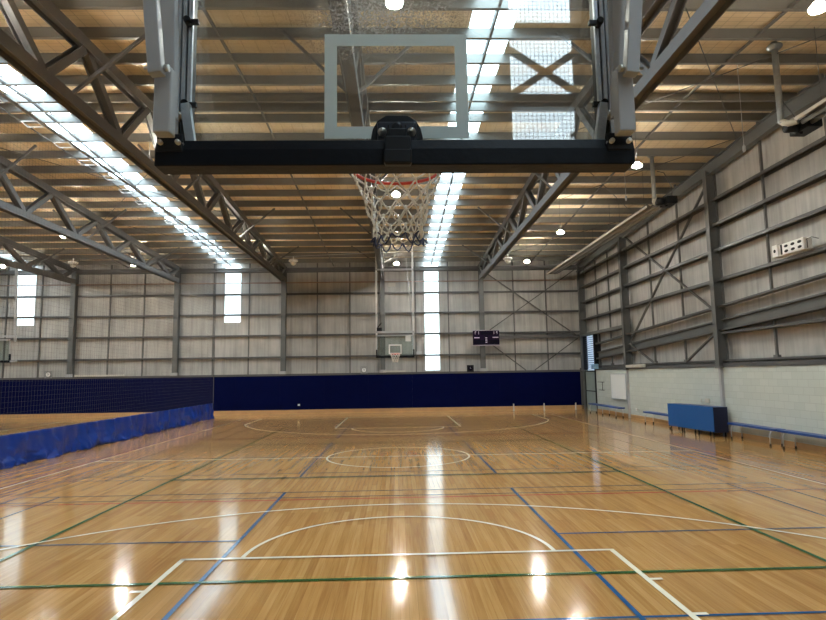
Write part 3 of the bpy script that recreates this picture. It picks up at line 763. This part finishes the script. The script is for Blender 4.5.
def clock(x, lb, dark=False):
    r = empty('wall_clock', (x, 32.44, 2.17))
    m = MB(); fm = BLACK if dark else mat('clock_cage', (.28,.29,.29), .4, .4)
    m.box(-.19,.19,0,.06,0,.03); m.box(-.19,.19,0,.06,.35,.38); m.box(-.19,-.16,0,.06,.03,.35); m.box(.16,.19,0,.06,.03,.35)
    if dark: m.box(-.16,.16,.02,.06,.03,.35)
    m.build('cage', fm, r)
    m = MB(); m.lathe((0,.04,.19), [(.14,-.02),(.15,-.01),(.15,.03)], 24, 0, 'y'); m.build('bezel', BLACK if dark else STEEL, r)
    m = MB(); m.lathe((0,.015,.19), [(.125,-.002),(.125,.01)], 24, 0, 'y'); m.build('dial', SCOREB if dark else WHITE, r)
    m = MB(); m.box(-.008,.008,.002,.008,.19,.28); m.box(-.008,.05,.002,.008,.182,.198); m.build('hands', LGREY if dark else BLACK, r)
    tag(r, lb, 'clock')
clock(-1.85, 'caged white faced wall clock above the navy padding left of the far hoop')
clock(-19.1, 'caged white faced wall clock above the navy padding at far left')
clock(4.08, 'black boxed clock above the navy padding below the scoreboard', True)
m = MB(); m.box(-.15,.15,-.1,.05,-.06,.10); m.box(.02,.14,-.14,-.1,-.02,.06); o = m.build('junction_box', LGREY, None, .01); o.location = (1.23,32.7,3.25); tag(o, 'small pale electrical box on the far wall beside the full height bright panel', 'electrical box')
for x, lb in ((-5.44,'small white socket on the navy padding left of the far hoop'),):
    m = MB(); m.box(-.06,.06,-.03,0,-.05,.05); m.box(-.03,.03,-.036,-.03,-.02,.02); o = m.build('wall_socket', WHITE, None, .004); o.location = (x,32.5,.5); tag(o, lb, 'socket')
for x0, x1, lb in ((-.75,.45,'pale strip casing on the rail above the navy padding under the far hoop'),(-17.6,-15.0,'pale strip casing on the rail above the navy padding at left')):
    m = MB(); m.box(x0,x1,32.42,32.5,2.22,2.30); m.box(x0-.03,x0,32.41,32.51,2.21,2.31); o = m.build('strip_casing', CREAM, None, .01); tag(o, lb, 'strip casing')

# right wall bits
wb = empty('whiteboard', (10.40, 27.3, .80))
m = MB(); m.box(0,.03,-.93,.93,0,1.14); m.build('panel', WBOARD, wb)
m = MB(); m.box(-.012,.035,-.95,.95,-.03,0); m.box(-.012,.035,-.95,.95,1.14,1.17); m.box(-.012,.035,-.95,-.93,0,1.14); m.box(-.012,.035,.93,.95,0,1.14); m.box(-.07,-.012,-.8,.8,-.03,-.015); m.build('frame', ALU, wb)
tag(wb, 'blank whiteboard on the pale block wall at far right', 'whiteboard')
m = MB(); m.box(10.20,10.44,29.95,30.45,2.22,2.48); o = m.build('warning_sign_box', mat('pale_blue_box', (.28,.48,.68), .4), None, .02); tag(o, 'small pale blue box above the block wall beside the louvre window', 'box')
m = MB(); m.tube([(10.42,29.2,1.55),(10.32,29.2,1.55),(10.32,29.9,1.55),(10.42,29.9,1.55)],.012,6); m.tube([(10.42,29.2,1.15),(10.32,29.2,1.15),(10.32,29.75,1.15),(10.42,29.75,1.15)],.012,6); m.tube([(10.32,29.2,1.15),(10.32,29.2,1.55)],.012,6)
o = m.build('wall_bracket', BLACK); tag(o, 'thin dark wire bracket on the block wall left of the whiteboard', 'bracket')
m = MB(); m.box(10.38,10.45,25.2,25.4,.36,.46); o = m.build('wall_socket', WHITE, None, .006); tag(o, 'white socket low on the block wall right of the whiteboard', 'socket')
m = MB(); m.box(10.40,10.45,19.35,19.6,.98,1.12); m.tube([(10.41,19.75,1.08),(10.36,19.75,1.08),(10.36,19.75,.98)],.015,6); o = m.build('wall_tap', CREAM, None, .004); tag(o, 'small cream fitting on the block wall above the blue table', 'wall fitting')
m = MB(); m.box(10.28,10.41,24.2,26.0,2.235,2.36); m.box(10.27,10.415,24.15,24.2,2.225,2.37); o = m.build('strip_casing', CREAM, None, .02); tag(o, 'pale strip casing on top of the block wall right of the whiteboard', 'strip casing')
# white slotted unit
ws = empty('slotted_wall_unit', (10.24, 14.6, 5.045)); ws.scale = (.8,.85,.82)
m = MB(); m.box(0,.3,-.66,.42,.02,.40); m.build('case', WHITE, ws, .03)
m = MB(); m.box(-.04,.32,.46,.72,.02,.42); bx = m.build('end_box', WHITE, ws, .01)
m = MB(); m.lathe((-.041,.59,.22), [(.055,-.004),(.055,.004)], 16, 0, 'x'); m.lathe((.14,.46,.22),[(.05,-.006),(.05,.0)],14,0,'y'); m.build('port', BLACK, bx)
for yy in (-.50,-.20,.10):
    for zz in (.13,.29):
        m = MB(); m.lathe((0,0,0), [(.06,-.004),(.055,-.008),(.02,-.009)], 16, 0, 'x'); o = m.build('slot', BLACK, ws); o.location = (0,yy,zz); o.scale = (1,1.55,.75)
m = MB(); m.box(-.006,.0,.28,.36,.05,.38); m.build('grille_bar', BLACK, ws)
m = MB(); m.tube([(.1,-.66,.32),(.1,-.9,.34),(.15,-1.1,.24)], .014, 6); m.tube([(.1,-.70,.05),(.1,-.70,.3)], .014, 6); m.build('cable', CABLE, ws)
tag(ws, 'white slotted metal unit standing on a girt of the right wall', 'wall unit')

# ------------------------------------------------------------------ heaters
def heater(y0, y1, x, zz, lb):
    r = empty('radiant_tube_heater', (x, y0, zz))
    Lh = y1-y0; s = 1 if Lh > 0 else -1
    m = MB()
    a = .5*s if s > 0 else -.55
    prof = [(-.36,-.05),(-.35,-.06),(-.18,.04),(.18,.04),(.35,-.06),(.36,-.05),(.19,.05),(-.19,.05)]
    m.extr([(-u, v) for u, v in prof], (0, .45*s, 0), (0, Lh, 0), (1,0,0)); m.build('reflector', REFL, r)
    m = MB(); m.bar((-.37,.45*s,-.04),(-.37,Lh,-.04),.03,.07); m.build('edge_lip', LIP, r)
    m = MB(); m.tube([(-.1,.3*s,-.03),(-.1,Lh-.1*s,-.03)], .045, 10); m.tube([(.1,.3*s,-.03),(.1,Lh-.1*s,-.03)], .045, 10); m.build('radiant_tube', FLUE, r)
    m = MB(); m.box(.0,.34,*sorted((-.28*s,.30*s)),-.12,.12); bb = m.build('burner_box', BLACK, r, .02)
    m = MB(); m.lathe((-.12,-.02*s,0), [(.07,-.14),(.13,-.12),(.13,.12),(.07,.14)], 14, 0, 'x'); m.lathe((.08,-.02*s,-.14), [(.03,-.03),(.05,.03)], 10); m.build('fan', BLACK, bb)
    h = pb(y0)+.25-zz
    m = MB(); m.tube([(-.16,.25*s,.02),(-.26,.1*s,.03),(-.32,-.05*s,.12),(-.32,-.05*s,.35),(-.32,-.05*s,h)], .065, 12); m.build('flue_pipe', FLUE, r)
    m = MB(); m.lathe((-.32,-.05*s,h-.18), [(.10,0),(.16,.06),(.16,.09)], 14); m.build('flashing', FLUE, r)
    m = MB(); m.tube([(-.16,.25*s,.02),(-.26,.1*s,.03),(-.31,-.04*s,.12)], .070, 12); m.build('flue_collar', CREAM, r)
    k = 1.0
    while k < abs(Lh):
        m = MB(); m.tube([(-.2,k*s,.05),(-.2,k*s,pb(y0+k*s)-zz)], .006, 5); m.tube([(.2,k*s,.05),(.2,k*s,pb(y0+k*s)-zz)], .006, 5); m.build('hanger_wire', CABLE, r); k += 3.2
    m = MB(); m.tube([(-.32,-.35*s,.9),(-.1,-.35*s,.85),(.15,-.3*s,.4),(.2,-.2*s,.1)], .014, 6); m.build('gas_hose', CABLE, r)
    tag(r, lb, 'radiant heater')
heater(18.2, 31.6, 8.75, 7.56, 'long pale tube heater running to the far wall under the right roof edge')
heater(11.85, 2.0, 8.75, 7.30, 'tube heater with black burner at the right edge near the top of the photo')

# domes
for x, lb in ((-5.4,'white dome sensor under the roof between left truss and middle truss'), (5.95,'white dome sensor under the roof right of the scoreboard column'), (-16.8,'white dome sensor under the roof above the far left wall bay')):
    r = empty('dome_sensor', (x, 30.2, 8.05))
    m = MB(); m.lathe((0,0,0), [(.02,-.19),(.10,-.16),(.14,-.08),(.15,0)], 20); m.build('dome', CREAM, r)
    m = MB(); m.lathe((0,0,0), [(.20,0),(.24,.03),(.24,.10),(.20,.12)], 20); m.tube([(0,0,.12),(0,0,.30)], .03, 8); m.build('base', WHITE, r)
    tag(r, lb, 'dome sensor')
# hanging pull switches by the heaters
for x, y, zz, lb in ((8.2,12.9,7.3,'small grey sensor on a cord left of the near heater burner'), (7.85,19.0,8.0,'small grey sensor on a cord left of the far heater burner')):
    m = MB(); m.tube([(x,y,zz),(x,y,deckz(y)+.01)], .008, 6); m.lathe((x,y,zz), [(.02,-.16),(.035,-.12),(.035,-.02),(.01,.02)], 10); o = m.build('hanging_sensor', LGREY); tag(o, lb, 'sensor')
m = MB(); m.tube([(-6.0,29.6,8.2),(.85,28.1,8.12)], .014, 6); o = m.build('stay_cable', LGREY); tag(o, 'thin pale cable stretched under the roof left of the far hoop', 'cable')

# ------------------------------------------------------------------ benches and table
def bench(x, y0, y1, lb, legs, wd=.30):
    r = empty('bench', (x, (y0+y1)/2, 0)); h = (y1-y0)/2
    m = MB(); m.box(-wd/2,wd/2,-h,h,.415,.475); m.build('seat', BLUE3, r, .008)
    for ly in legs:
        q = ly-(y0+y1)/2
        m = MB(); a = wd/2+.01; m.tube([(-a,q,.03),(-a,q,.30),(-a+.03,q,.38),(-a+.09,q,.42),(a-.09,q,.42),(a-.03,q,.38),(a,q,.30),(a,q,.03)], .016, 8); lg = m.build('leg', CHROME, r)
        for s in (-1, 1):
            m = MB(); m.lathe((s*a,q,.0), [(.026,.0),(.024,.05),(.018,.07)], 10); m.build('rubber_foot', RUBBER, lg)
    tag(r, lb, 'bench'); return r
bench(10.22, 15.5, 17.75, 'blue bench against the block wall right beside the blue table', (15.72,17.55))
bench(10.20, 12.6, 15.38, 'blue bench at the right edge of the photo, its end overlapping the next bench', (15.15,12.9))
bench(9.97, 20.75, 23.3, 'blue bench against the block wall just left of the blue table', (23.1,21.0))
bench(9.97, 25.9, 30.0, 'long blue bench under the whiteboard in the far right corner', (26.2,27.9,29.7))
tb = empty('scorer_table', (9.90, 19.27, 0), math.radians(6.3))
h = 1.24
m = MB(); m.box(-.25,-.235,-h,h,.16,.93); fp = m.build('front_panel', BLUE2, tb, .004); fp['label'] = 'bright blue front panel'
for ya, yb in ((-h,-h+.015),(h-.015,h)):
    m = MB(); m.box(-.235,.25,ya,yb,.13,.92); ep = m.build('end_panel', NAVY2, tb, .004); ep['label'] = 'dark navy end panel'
m = MB(); m.box(-.235,.25,-h+.015,h-.015,.89,.92); m.build('table_top', BLUE3, tb, .003)
for xx in (-.2,.2):
    for yy in (-h+.1,-.4,.4,h-.1):
        m = MB(); m.tube([(xx,yy,0),(xx,yy,.89)], .02, 8); m.lathe((xx,yy,0),[(.03,0),(.028,.05)],10); m.build('leg', BLACK, tb)
tag(tb, 'blue panelled scoring table standing by the right wall between two benches', 'table')
for x, lb in ((6.43,'leftmost of three short white posts at the foot of the navy padding'),(8.13,'middle of three short white posts at the foot of the navy padding'),(9.9,'rightmost of three short white posts, nearest the far right corner')):
    m = MB(); m.lathe((x,32.40,0), [(.06,0),(.06,.02),(.035,.025),(.035,.36),(.028,.38)], 12); o = m.build('floor_post', CREAM); tag(o, lb, 'post', 'white posts along the far wall')
